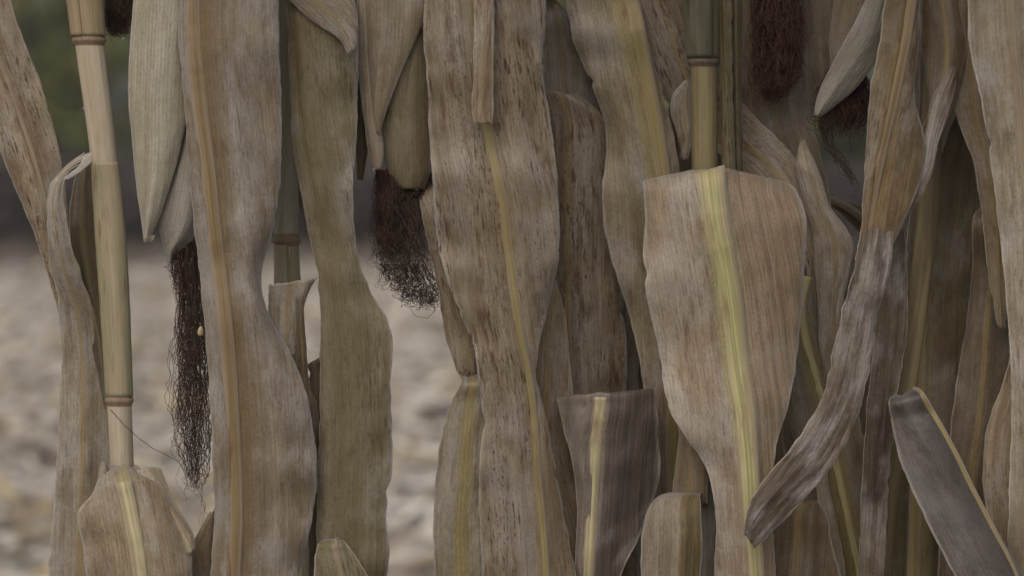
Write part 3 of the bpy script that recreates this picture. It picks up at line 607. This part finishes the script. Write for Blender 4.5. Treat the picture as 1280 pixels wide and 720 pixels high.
strands('silk', P2, e1, [(237, 280, -0.2, 12), (238, 330, -0.2, 15), (240, 400, -0.2, 19), (241, 470, -0.3, 19), (241, 530, -0.3, 24), (243, 585, -0.3, 15), (243, 614, -0.3, 3)], 250, SILK, 21, 9.0, tmin=0.35, nseg=50)
strands('silk', P2, e1, [(218, 300, -0.6, 8), (222, 340, -0.5, 9), (226, 370, -0.4, 7)], 60, SILKR, 22, 4, tmin=0.4)
strands('silk_strand', P2, e1, [(138, 512, -1.4, 1), (160, 536, -1.2, 1), (190, 560, -0.9, 1), (222, 577, -0.5, 1), (238, 600, -0.3, 1)], 2, SILKR, 23, 1.6, tmin=0.95, nseg=60)
strands('silk_strand', P2, e1, [(262, 540, -0.3, 2), (260, 585, -0.3, 2), (252, 615, -0.3, 1), (256, 640, -0.3, 1), (253, 665, -0.3, 1)], 3, SILK, 24, 2.5, tmin=0.8, nseg=60)
leaf(P2, [(-60, 222, 243, 345), (0, 221, 241, 348), (60, 224, 243, 349), (140, 231, 251, 352), (220, 236, 261, 351), (290, 242, 268, 345), (330, 248, 273, 341, 0.25), (400, 255, 281, 352, -0.15), (440, 259, 285, 366), (480, 262, 288, 380), (530, 264, 291, 391), (600, 267, 294, 396), (650, 268, 295, 390), (725, 262, 292, 372)],
     BMID, (-3.6, -4.0), (0.9, 1.3), (22, 17, RIBB), attach=-210, ext=210, seed=25, ruf=0.4, bulge=0.5)
leaf(P2, [(332,356, 364,352, 398,347), (332,366, 362,364, 389,362), (332,380, 360,380, 382,380), (334,405, 360,405, 375,405), (336,445, 356,445, 368,445)], PALE, (-1.6, -1.4), (0.2, 0.6), seed=26, ruf=0.35, bulge=0.2)
leaf(P2, [(372, 370, 376, 380), (395, 370, 376, 380), (430, 370, 378, 383), (470, 372, 380, 386), (520, 374, 384, 398), (560, 376, 388, 400)], BROWN, (-1.6, -1.2), (0.2, 0.3), seed=27, ruf=0.2, bulge=0.1)
leaf(P2, [(448, 400, 402, 404), (456, 384, 393, 404), (466, 388, 394, 404), (475, 386, 395, 406), (520, 386, 396, 406), (620, 386, 396, 408), (730, 386, 398, 410)], BROWN, (0.6, 0.9), (0.3, 0.2), seed=28, ruf=0.25, bulge=0.2, ext=120)
leaf(P2, [(-30, 356, 372, 425, 0.6), (0, 357, 368, 442), (60, 361, 372, 448), (120, 363, 376, 447), (180, 366, 383, 448), (250, 378, 396, 445), (300, 388, 406, 445, 0.25), (345, 396, 414, 455, -0.1), (375, 399, 418, 469), (400, 400, 420, 485), (430, 400, 422, 495), (480, 400, 424, 493), (540, 399, 425, 490), (595, 397, 424, 490), (640, 396, 423, 483), (690, 396, 423, 487), (725, 396, 422, 485)],
     OLIV2, (-0.8, -2.6), (0.7, 0.9), attach=-44, ext=200, seed=30, ruf=0.42, bulge=0.5)
leaf(P2, [(354,-14, 366,-22, 392,-30), (366,6, 388,-4, 424,-16), (392,30, 412,18, 442,6), (424,50, 432,42, 448,36), (436,68, 440,64, 446,62)], PALE, (-1.6, -1.8), (0.1, 0.5), seed=31, ruf=0.15, bulge=0.3, name='folded_margin', crease=0.06, notches=0, endjit=0, parent=[c for c in P2.e.children if c.name.startswith('leaf')][-1])
leaf(P2, [(120, 362, 372, 384), (200, 364, 376, 388), (240, 366, 380, 389), (276, 380, 386, 390)], PALE, (5.5, 5.5), (0.2, 0.2), seed=32, ruf=0.1)
leaf(P2, [(674, 404, 416, 428, 0.9), (679, 399, 418, 434), (690, 395, 420, 443), (725, 392, 428, 464)], OLIVE, (-4.6, -5.2), (0.9, 0.7), (8, 6, RIBT), ext=200, seed=33, ruf=0.3, bulge=0.6, tipx=0.1)
leaf(P2, [(262,642, 267,638, 274,634), (246,668, 256,662, 276,655), (234,692, 248,692, 276,690), (240,725, 255,725, 275,725)], TAN, (-1.0, -1.2), (0.3, 0.3), seed=34, ruf=0.25, ext=120)

# --- P3
e2 = ear(P3, [(560, -330, 6, 14), (530, -260, 5, 32), (505, -120, 3.5, 44), (497, 0, 3, 46), (500, 90, 3, 43), (505, 170, 3, 34), (507, 215, 3, 22), (508, 232, 3, 9)], HUSKO)
leaf(P3, [(-160, 462, 500, 540, 1), (0, 466, 508, 545), (80, 470, 510, 541), (150, 475, 508, 538), (200, 480, 508, 538), (222, 488, 508, 537), (236, 498, 507, 530)], HUSKO, (0.6, 1.2), (1.2, 1.0), seed=36, ruf=0.12, bulge=0.4, name='husk_leaf', crease=0.06, notches=0, endjit=0, parent=e2, jit=1.5)
leaf(P3, [(-160, 448, 490, 540, 1), (0, 449, 485, 537), (30, 450, 484, 528), (80, 453, 480, 506), (120, 457, 476, 490), (148, 461, 474, 480), (166, 467, 473, 476)], HUSKT, (-0.3, 0.4), (1.4, 0.4), seed=37, ruf=0.1, bulge=0.4, name='husk_leaf', crease=0.06, notches=0, endjit=0, parent=e2, jit=0.6)
leaf(P3, [(-120, 446, 456, 468, 1), (0, 446, 456, 470), (80, 448, 460, 474), (150, 455, 466, 476), (195, 462, 470, 480), (212, 466, 470, 477)], HUSKT, (0.4, 0.8), (0.6, 0.4), seed=38, ruf=0.15, bulge=0.2, name='husk_leaf', crease=0.06, notches=0, endjit=0, parent=e2, jit=1)
leaf(P3, [(-60, 440, 449, 462), (60, 442, 450, 460), (150, 444, 452, 460), (200, 446, 452, 458), (225, 447, 450, 454)], BROWN, (3.5, 3.5), (0.3, 0.3), seed=39, ruf=0.3, attach=-150)
strands('silk', P3, e2, [(500, 208, 2.4, 16), (497, 240, 2.3, 24), (499, 290, 2.2, 31), (506, 330, 2.2, 36), (510, 362, 2.2, 38)], 300, SILK, 41, 9.0, tmin=0.45, nseg=44)
strands('silk', P3, e2, [(478, 212, 2.0, 8), (480, 240, 2.0, 11), (486, 290, 1.8, 14), (488, 330, 1.8, 18)], 130, SILKR, 42, 8.0, tmin=0.45)
strands('silk', P3, e2, [(522, 238, 2.0, 6), (518, 243, 2.0, 12), (512, 246, 2.2, 16)], 90, SILK, 43, 3.0, tmin=0.5)
strands('silk', P3, e2, [(530, 238, 3.2, 7), (535, 262, 3.2, 9), (534, 292, 3.2, 6)], 80, SILKT, 44, 5.0, tmin=0.5)
strands('silk', P3, e2, [(505, 330, 2.2, 36), (520, 355, 2.2, 30), (528, 372, 2.2, 24), (535, 378, 2.2, 14)], 70, SILK, 45, 9.0, tmin=0.5, nseg=44)
leaf(P3, [(-40, 536, 588, 680), (0, 531, 592, 683), (40, 528, 596, 684), (100, 534, 603, 687), (185, 537, 614, 693, 0.3), (222, 540, 622, 697, -0.2), (250, 542, 628, 698, -0.15), (300, 547, 634, 700), (345, 557, 640, 698), (385, 572, 645, 688), (430, 590, 652, 674), (470, 598, 660, 672), (530, 602, 667, 684), (600, 597, 672, 697), (650, 594, 677, 706), (725, 598, 682, 720)],
     SPECK, (-1.2, -1.4), (0.8, 0.9), (15, 10, RIBY, 0.3), attach=-150, ext=220, seed=47, ruf=0.42, bulge=0.5)
leaf(P3, [(-160, 590, 604, 618), (0, 592, 605, 618), (100, 592, 604, 617), (150, 592, 604, 616), (155, 594, 604, 615)], SPECK, (-2.4, -2.8), (0.4, 0.4), seed=48, ruf=0.15, bulge=0.15, attach=-230, jit=1)
leaf(P3, [(215, 520, 540, 565, 1.5), (260, 526, 548, 578), (300, 533, 558, 590), (360, 545, 570, 600), (420, 556, 582, 602), (462, 570, 587, 600), (476, 577, 588, 599, 0.4)], SPECK, (1.4, 0.6), (0.3, 0.3), seed=49, ruf=0.2, bulge=0.2)
leaf(P3, [(470, 574, 590, 612, 0.8), (475, 576, 590, 614), (500, 565, 588, 616), (540, 553, 584, 618), (600, 545, 580, 616), (660, 541, 576, 614), (725, 544, 578, 616)], YMID, (-0.2, -0.4), (0.7, 0.4), seed=50, ruf=0.3, ext=190)
leaf(P3, [(350, 690, 692, 694), (380, 676, 688, 703), (450, 668, 684, 712), (520, 668, 682, 720), (590, 672, 687, 728), (650, 676, 702, 736), (725, 682, 720, 746)], TAN, (3.0, 2.4), (0.5, 0.5), (10, 8, RIBY, 0.45), seed=51, ruf=0.4, ext=170)
leaf(P3, [(330, 690, 692, 694), (395, 660, 672, 700), (470, 650, 668, 705), (560, 660, 690, 735), (640, 680, 708, 748), (725, 690, 725, 762)], YMID, (6, 6), (0.5, 0.5), seed=52, ruf=0.4, ext=170)

# --- B1 and P4 : middle right
leaf(P3, [(670,12, 694,6, 714,20, 0.6), (672,20, 697,16, 722,30), (676,60, 700,60, 735,62), (680,120, 705,120, 748,120), (684,180, 708,180, 752,180), (690,230, 708,230, 740,230)], PALE, (6.0, 6.2), (0.4, 0.5), attach=-16, seed=54, ruf=0.3)
leaf(P3, [(660,112, 690,110, 730,121, 0.5), (664,118, 698,114, 748,138), (684,150, 708,146, 757,164), (220, 688, 708, 764), (330, 690, 707, 776), (420, 688, 709, 784), (500, 684, 710, 784), (600, 690, 712, 790), (725, 700, 720, 800)], SPECK, (5.2, 6.4), (0.8, 0.8), (13, 12, RIBB, 0.35), ext=140, seed=55, ruf=0.35)
leaf(P4, [(-40, 706, 772, 782), (0, 708, 786, 796, 0.6), (38, 713, 795, 806, -0.3), (80, 727, 803, 818), (130, 744, 813, 832), (180, 752, 822, 844), (240, 752, 830, 852), (300, 758, 833, 856), (350, 772, 834, 856), (400, 788, 836, 858), (450, 799, 838, 860), (500, 806, 840, 862), (560, 815, 842, 864), (640, 822, 846, 866)], YMID, (4.2, 4.0), (0.8, 1.0), (26, 20, RIBY), attach=-120, ext=170, seed=56, ruf=0.35, bulge=0.45)
leaf(P4, path_rows([(812, -50, 0, 38, 45), (838, 40, 0, 38, 45), (870, 120, 0.3, 34, 42), (925, 175, 0.6, 30, 34), (968, 215, 0.4, 28, 32), (996, 270, 0, 26, 28), (1014, 335, 0, 24, 24), (1022, 410, 0, 18, 18), (1026, 480, 0, 5, 5)]), SPECK, (6.5, 5.0), (0.5, 0.5), attach=-130, seed=57, ruf=0.35)
leaf(P4, [(100, 856, 860, 864), (118, 840, 854, 866), (140, 837, 854, 867), (170, 846, 858, 866), (200, 852, 856, 860)], PALE, (5.4, 5.6), (0.3, 0.3), seed=58, ruf=0.15)
P4.node(76, S_NODED, d=2.5); P4.sheath(-200, 72, S_DGRN, d=2.5, scale=1.10, flare=0.1, a0=-1.75, spiral=0.14)
leaf(P4, [(-60, 896, 904, 912), (0, 897, 905, 914), (120, 900, 909, 917), (218, 902, 911, 920)], OLIVE, (2.6, 2.4), (0.5, 0.5), seed=59, ruf=0.08, name='leaf_sheath', bulge=0.2)
leaf(P4, [(-60, 908, 918, 928), (0, 910, 920, 928), (120, 914, 921, 928), (218, 916, 922, 930)], DOLIV, (3.4, 3.2), (0.5, 0.5), seed=60, ruf=0.08, name='leaf_sheath', bulge=0.2)
leaf(P4, [(864,213, 884,210, 904,212, 1.7), (801,227, 885,213, 990,232, -0.2), (799,234, 886,221, 999,246, -0.6), (799,262, 891,262, 1007,266, -0.9), (330, 803, 904, 1011, -0.7), (380, 810, 912, 1010, -0.3), (430, 822, 918, 1001), (475, 829, 924, 993), (510, 836, 930, 985), (545, 856, 933, 977), (580, 880, 936, 970), (640, 894, 940, 966), (725, 893, 946, 970)],
     GMID2, (-0.6, -3.6), (0.9, 1.0), (44, 10, RIBG, 0.02), ext=230, seed=61, ruf=0.35, bulge=0.55)
leaf(P4, [(470, 836, 852, 876), (510, 842, 862, 884), (550, 847, 866, 886), (590, 842, 862, 886), (630, 838, 860, 884)], TAN, (-0.9, -0.6), (0.4, 0.4), seed=62, ruf=0.3)
leaf(P4, [(637, 876, 881, 886, 2.0), (625, 858, 872, 884, 1.2), (616, 836, 856, 878, 0.2), (621, 820, 846, 877, -0.5), (636, 809, 842, 879, -1.0), (662, 803, 842, 881, -1.1), (725, 801, 840, 877, -0.6)], TWO, (-0.6, -3.0), (2.4, 1.0), ext=190, seed=63, ruf=0.2, bulge=1.0, und=0.2)
leaf(P4, [(560, 874, 884, 894), (620, 876, 885, 894), (660, 878, 886, 893), (725, 877, 885, 892)], HUSKG, (1.2, 1.0), (0.3, 0.3), seed=64, ruf=0.15, ext=120)
leaf(P4, [(701,502, 748,499, 814,493, 0.9), (696,496, 750,491, 819,485, 0.1), (699,512, 750,508, 821,506), (540, 705, 746, 823), (600, 717, 742, 824), (655, 721, 739, 806), (725, 717, 735, 776)], TWOD, (0.4, -0.6), (0.7, 0.5), (19, 14, RIBP, 0.05), ext=170, seed=65, ruf=0.9, bulge=0.3, und=0.7)
e3 = ear(P4, [(955, -420, 7.5, 14), (962, -330, 7.0, 44), (968, -180, 6.5, 50), (970, -60, 6.2, 36), (971, -15, 6.2, 20)], HUSKT)
strands('silk', P4, e3, [(971, -50, 5.6, 26), (972, 0, 5.2, 31), (973, 50, 5.0, 32), (971, 95, 5.0, 28), (966, 126, 5.0, 12)], 480, SILKR, 66, 8.0, rad=0.00026, tmin=0.55)
leaf(P4, [(-40, 912, 958, 1092), (0, 914, 960, 1086), (60, 918, 965, 1058), (110, 920, 968, 1034), (150, 924, 972, 1020), (190, 930, 985, 1026), (240, 940, 1000, 1037), (290, 960, 1008, 1040), (360, 975, 1012, 1040)], TAN, (8.2, 7.5), (0.6, 0.8), attach=-160, seed=67, ruf=0.25, bulge=0.5)
leaf(B2, [(176, 1000, 1003, 1006, 0.8), (200, 994, 1008, 1018), (235, 999, 1018, 1031), (262, 1006, 1026, 1040), (278, 1012, 1034, 1052), (300, 1016, 1042, 1066), (330, 1018, 1044, 1064), (370, 1022, 1044, 1056), (430, 1024, 1042, 1052), (480, 1032, 1040, 1048)], PALE, (4.6, 4.2), (0.4, 0.5), seed=68, ruf=0.3, bulge=0.3)
leaf(B2, [(345, 1006, 1010, 1014), (375, 990, 1003, 1030), (420, 976, 1006, 1044), (470, 970, 1020, 1055), (540, 972, 1036, 1082), (640, 990, 1058, 1102), (725, 1010, 1075, 1112)], YMID, (5.2, 4.6), (0.6, 0.7), (12, 10, RIBG), ext=170, seed=69, ruf=0.35)
leaf(B2, [(632, 1002, 1010, 1018, 1.2), (626, 985, 1003, 1020, 0.3), (638, 958, 1000, 1030), (680, 946, 996, 1040), (725, 940, 992, 1052)], BROWN, (1.8, 1.4), (0.8, 0.8), ext=150, seed=70, ruf=0.3, bulge=0.5, attach=650)
leaf(B2, [(560, 1016, 1024, 1034), (600, 1018, 1027, 1035), (650, 1026, 1036, 1046), (725, 1036, 1046, 1058)], PALE, (3.2, 3.0), (0.3, 0.3), seed=71, ruf=0.2, ext=120)
# ear with pale pointed husk
e4 = ear(P5, [(1150, -380, 6, 14), (1130, -300, 6, 36), (1105, -150, 6, 42), (1082, -20, 6, 38), (1064, 50, 6, 28), (1056, 95, 6, 16), (1052, 110, 6, 8)], HUSKT)
leaf(P5, [(1092,-120, 1135,-110, 1178,-100, 1.0), (1086,-10, 1104,0, 1122,10), (1064,35, 1090,42, 1106,48), (1044,70, 1068,76, 1092,82), (1027,104, 1046,108, 1070,112), (1019,128, 1030,130, 1046,132), (1018,144, 1021,145, 1026,146)], HUSKG, (2.2, 3.6), (0.8, 0.8), seed=72, ruf=0.12, bulge=0.35, name='husk_leaf', crease=0.06, notches=0, endjit=0, parent=e4, jit=0.6)
strands('silk', P5, e4, [(1058, 85, 5.6, 22), (1056, 110, 5.4, 32), (1052, 140, 5.4, 36), (1048, 168, 5.4, 26)], 380, SILKR, 73, 8.0, rad=0.00026, tmin=0.5)
strands('silk', P5, e4, [(1030, 150, 6, 10), (1040, 185, 6, 8), (1062, 215, 6, 6), (1072, 240, 6, 4)], 25, SILK, 74, 5.0, tmin=0.5)

# --- P5 : right
leaf(P5, [(-30, 1112, 1142, 1152), (0, 1106, 1139, 1150), (60, 1098, 1130, 1148), (120, 1086, 1118, 1146), (190, 1081, 1102, 1160), (240, 1078, 1092, 1146), (275, 1076, 1086, 1130), (302, 1074, 1084, 1118), (330, 1078, 1084, 1104), (352, 1080, 1084, 1090)], GOLD, (-1.5, -3.6), (0.5, 0.8), (16, 12, RIBB), attach=-120, seed=75, ruf=0.35, bulge=0.35)
leaf(P5, [(1084,262, 1098,264, 1112,266, 1.4), (1074,292, 1094,294, 1117,297, 0.5), (1066,335, 1088,340, 1112,345), (1054,380, 1076,388, 1098,395), (1042,435, 1064,442, 1090,450), (1030,488, 1052,496, 1077,505), (1000,545, 1024,556, 1050,566), (962,592, 985,606, 1010,620), (940,624, 955,640, 975,655), (931,650, 940,665, 955,676), (932,668, 938,678, 944,686)], GREYV, (-3.4, -6.2), (0.5, 0.4), seed=76, und=0.45, ruf=0.55, bulge=0.25, ridge=0.16, jit=3)
leaf(P5, [(-60, 1140, 1176, 1212), (0, 1143, 1178, 1209), (60, 1150, 1185, 1208), (100, 1156, 1182, 1201), (135, 1160, 1176, 1190), (170, 1148, 1164, 1176), (210, 1134, 1150, 1164), (245, 1122, 1136, 1146), (285, 1110, 1118, 1126)], BROWN, (0.6, -1.2), (0.5, 0.5), attach=-130, seed=77, ruf=0.3, bulge=0.35)
leaf(P5, [(-40, 1138, 1146, 1154), (0, 1140, 1148, 1154), (50, 1136, 1146, 1152), (100, 1130, 1141, 1149), (145, 1134, 1142, 1148), (165, 1140, 1143, 1146)], PALE, (0.2, 0.4), (0.3, 0.3), attach=-110, seed=176, ruf=0.2)
leaf(P5, [(1190,82, 1193,84, 1197,86), (1174,104, 1184,108, 1194,112), (1164,124, 1176,128, 1188,134), (1158,160, 1166,164, 1176,170), (1144,205, 1156,210, 1166,212), (1124,246, 1134,252, 1144,256), (1106,284, 1110,288, 1116,290)], GREYV, (-0.2, -2.4), (0.3, 0.4), seed=177, ruf=0.3)
leaf(P6, [(1226,270, 1232,262, 1244,258), (1228,280, 1236,270, 1246,264), (1230,292, 1236,284, 1243,276), (1232,300, 1234,298, 1237,294)], PALE, (1.6, 1.4), (0.2, 0.2), seed=178, ruf=0.1, jit=0.6)
leaf(P5, [(132, 1176, 1186, 1196, 0.6), (160, 1160, 1176, 1208), (200, 1146, 1166, 1220), (260, 1138, 1160, 1228), (330, 1130, 1154, 1236), (420, 1124, 1150, 1240), (500, 1122, 1148, 1238), (600, 1116, 1146, 1230), (725, 1110, 1142, 1226)], DOLIV, (4.0, 4.4), (0.6, 0.9), (22, 18, RIBY), attach=118, ext=140, seed=78, ruf=0.35)
leaf(P5, [(290, 1104, 1118, 1132), (350, 1098, 1116, 1136), (420, 1092, 1112, 1134), (500, 1084, 1102, 1120), (600, 1078, 1095, 1112), (725, 1072, 1088, 1104)], GREYV, (-0.6, -0.2), (0.3, 0.3), seed=79, ruf=0.35, ext=140)
leaf(P5, [(1120,494, 1140,490, 1150,488, 1.6), (1113,498, 1146,490, 1154,491, 0.2), (1114,525, 1166,518, 1175,528), (1121,565, 1190,560, 1199,571), (1138,615, 1216,612, 1225,622), (1162,672, 1244,666, 1252,672), (1190,725, 1270,718, 1279,722)], GREYD, (-2.6, -5.4), (0.5, 0.9), (9, 1.5, RIBY), ext=210, seed=80, ruf=0.25, bulge=0.6)
leaf(P6, [(-40, 1206, 1258, 1330), (0, 1209, 1262, 1334), (60, 1212, 1266, 1338), (130, 1227, 1274, 1340), (200, 1238, 1280, 1342), (300, 1250, 1288, 1344), (400, 1260, 1294, 1346), (500, 1264, 1298, 1346), (600, 1262, 1298, 1340), (725, 1256, 1294, 1334)], PALE, (-3.0, -2.4), (0.7, 0.7), (14, 10, RIBT), attach=-150, ext=200, seed=82, ruf=0.45)
leaf(P6, [(20, 1190, 1210, 1250), (80, 1188, 1212, 1256), (140, 1194, 1216, 1258), (200, 1214, 1232, 1262), (250, 1224, 1240, 1268), (320, 1232, 1248, 1270), (370, 1240, 1250, 1262), (410, 1248, 1252, 1256)], TAN, (0.4, 0.8), (0.5, 0.5), seed=83, ruf=0.35, attach=-80)
leaf(P6, [(258, 1226, 1234, 1244, 0.8), (262, 1222, 1236, 1256), (330, 1214, 1238, 1264), (420, 1202, 1232, 1264), (500, 1192, 1226, 1258), (600, 1182, 1214, 1246), (725, 1172, 1206, 1242)], BROWN, (2.4, 2.6), (0.6, 0.5), seed=84, ruf=0.4, ext=140, attach=244)
leaf(P6, [(430, 1268, 1290, 1320), (480, 1252, 1280, 1315), (530, 1232, 1266, 1306), (580, 1226, 1262, 1302), (650, 1234, 1266, 1302), (725, 1246, 1276, 1306)], SPECK, (-1.2, -1.0), (0.6, 0.6), seed=85, ruf=0.45, ext=160)

# --- second row: leaves that close the view between the front leaves
for k, (pl, x0, y0, x1, y1, wd, dd, m) in enumerate([
    (B1, 740, -30, 735, 725, 44, 15, TAN), (B1, 805, -30, 812, 725, 42, 13, TAN), (B1, 850, -30, 862, 725, 46, 18, TAN), (B1, 690, 300, 682, 725, 42, 11, TAN), (B1, 780, 380, 768, 725, 48, 9, TAN),
    (B2, 925, -30, 920, 725, 48, 13, TAN), (B2, 985, -30, 975, 725, 46, 17, TAN), (B2, 1008, 300, 1030, 725, 39, 10, TAN), (B2, 1068, 330, 1078, 725, 42, 12, TAN), (B2, 1095, 290, 1110, 725, 35, 14, GOLD),
    (B3, 1150, -30, 1140, 725, 50, 13, TAN), (B3, 1195, -30, 1190, 725, 48, 18, GOLD), (B3, 1245, -30, 1242, 725, 50, 14, TAN), (B3, 1120, -30, 1128, 330, 31, 19, TAN), (B3, 1230, 280, 1215, 725, 46, 9, TAN)]):
    ys = np.linspace(y0, y1, 6); rr = random.Random(100+k); rows = []
    for i, y in enumerate(ys):
        xm = x0+(x1-x0)*i/5+rr.gauss(0, 4); f = 1+0.15*rr.gauss(0, 1); rows.append((y, xm-wd*0.52*f*1.1, xm+rr.gauss(0, 3), xm+wd*0.52*f*1.1))
    leaf(pl, rows, m, (dd, dd), (0.7, 0.7), (10, 7, RIBT), attach=y0-90 if y0 < 0 else y0-26, ext=170 if y1 > 700 else 60, seed=100+k, ruf=0.45, nh=6)

# --- unseen upper leaves, added above the picture to shade the second row
for k, (pl, x, dx, dy, m) in enumerate([(B2, 985, 60, -30, TAN), (B3, 1206, -20, 10, BROWN), (B1, 770, 20, -20, TAN)]):
    rows = []
    for f, yy, dd, hw in ((0.0, -330, 1.0, 14), (0.12, -420, -4, 34), (0.4, -470, -13, 50), (0.7, -400, -23, 52), (0.9, -280, -30, 42), (1.0, -170, -33, 24), (1.03, -110, -34, 3)):
        xc = x+dx*f; rows.append((xc-hw, yy+dy*(1-f), xc, yy+dy*(1-f)-6, xc+hw, yy+dy*(1-f), dd+(20 if pl in (B1, B2, B3) else 0)))
    leaf(pl, rows, m, (0, 0), (0.5, 0.5), (12, 5, RIBT), seed=200+k, ruf=0.5, nh=6)

# ------------------------------------------------------------------ drops and a caught fragment
def blob(name, px, py, d, rx, ry, mat, label, cat):
    c = W(px, py, d); u_ = np.linspace(0, math.pi, 9); v_ = np.linspace(0, 2*math.pi, 12, endpoint=False); kk = K*D
    V = np.stack([rx*kk*np.outer(np.sin(u_), np.cos(v_)), rx*kk*np.outer(np.sin(u_), np.sin(v_)), ry*kk*np.outer(np.cos(u_)+0.22*np.cos(2*u_), np.ones(12))], -1).reshape(-1, 3)
    o = new_obj(name, V, grid_faces(9, 12, True), mat); o.location = c; tag(o, label, cat); return o
blob('water_drop', 153.5, 47.5, 2.2, 2.0, 2.6, WATER, 'clear water drop hanging below the silk tuft beside the leftmost stalk', 'water drop')
blob('water_drop', 104.5, 135, 0.2, 1.3, 1.6, WATER, 'tiny water drop on the left side of the cream stalk', 'water drop')
blob('water_drop', 206, 334, -0.9, 2.2, 1.4, WATER, 'water drop at the torn tip of the pale ear husk', 'water drop')
blob('water_drop', 468, 212, 0.6, 2.4, 2.0, WATER, 'water drop at the top of the reddish silk of the middle ear', 'water drop')
blob('water_drop', 475, 166, -0.1, 1.6, 2.2, WATER, 'water drop on the pointed husk tip of the middle ear', 'water drop')
blob('husk_fragment', 251, 415, -1.7, 4.2, 6.0, KERN, 'small cream husk fragment caught in the long dark silk', 'husk fragment')

# ------------------------------------------------------------------ damp air between the row and the trees
V = [(x, y, z) for z in (-1, 16) for x, y in ((-140, -30), (140, -30), (140, 130), (-140, 130))]
hz = new_obj('haze', V, [(3, 2, 1, 0), (4, 5, 6, 7), (0, 1, 5, 4), (1, 2, 6, 5), (2, 3, 7, 6), (3, 0, 4, 7)], bpy.data.materials.new('damp_air'), smooth=False)
m = hz.data.materials[0]; m.use_nodes = True; m.node_tree.nodes.clear()
pv = m.node_tree.nodes.new('ShaderNodeVolumePrincipled'); pv.inputs['Color'].default_value = (0.92, 0.89, 0.84, 1); pv.inputs['Density'].default_value = 0.0009; pv.inputs['Anisotropy'].default_value = 0.2
om = m.node_tree.nodes.new('ShaderNodeOutputMaterial'); m.node_tree.links.new(pv.outputs[0], om.inputs['Volume'])
tag(hz, 'thin damp haze over the field', 'haze', kind='stuff')
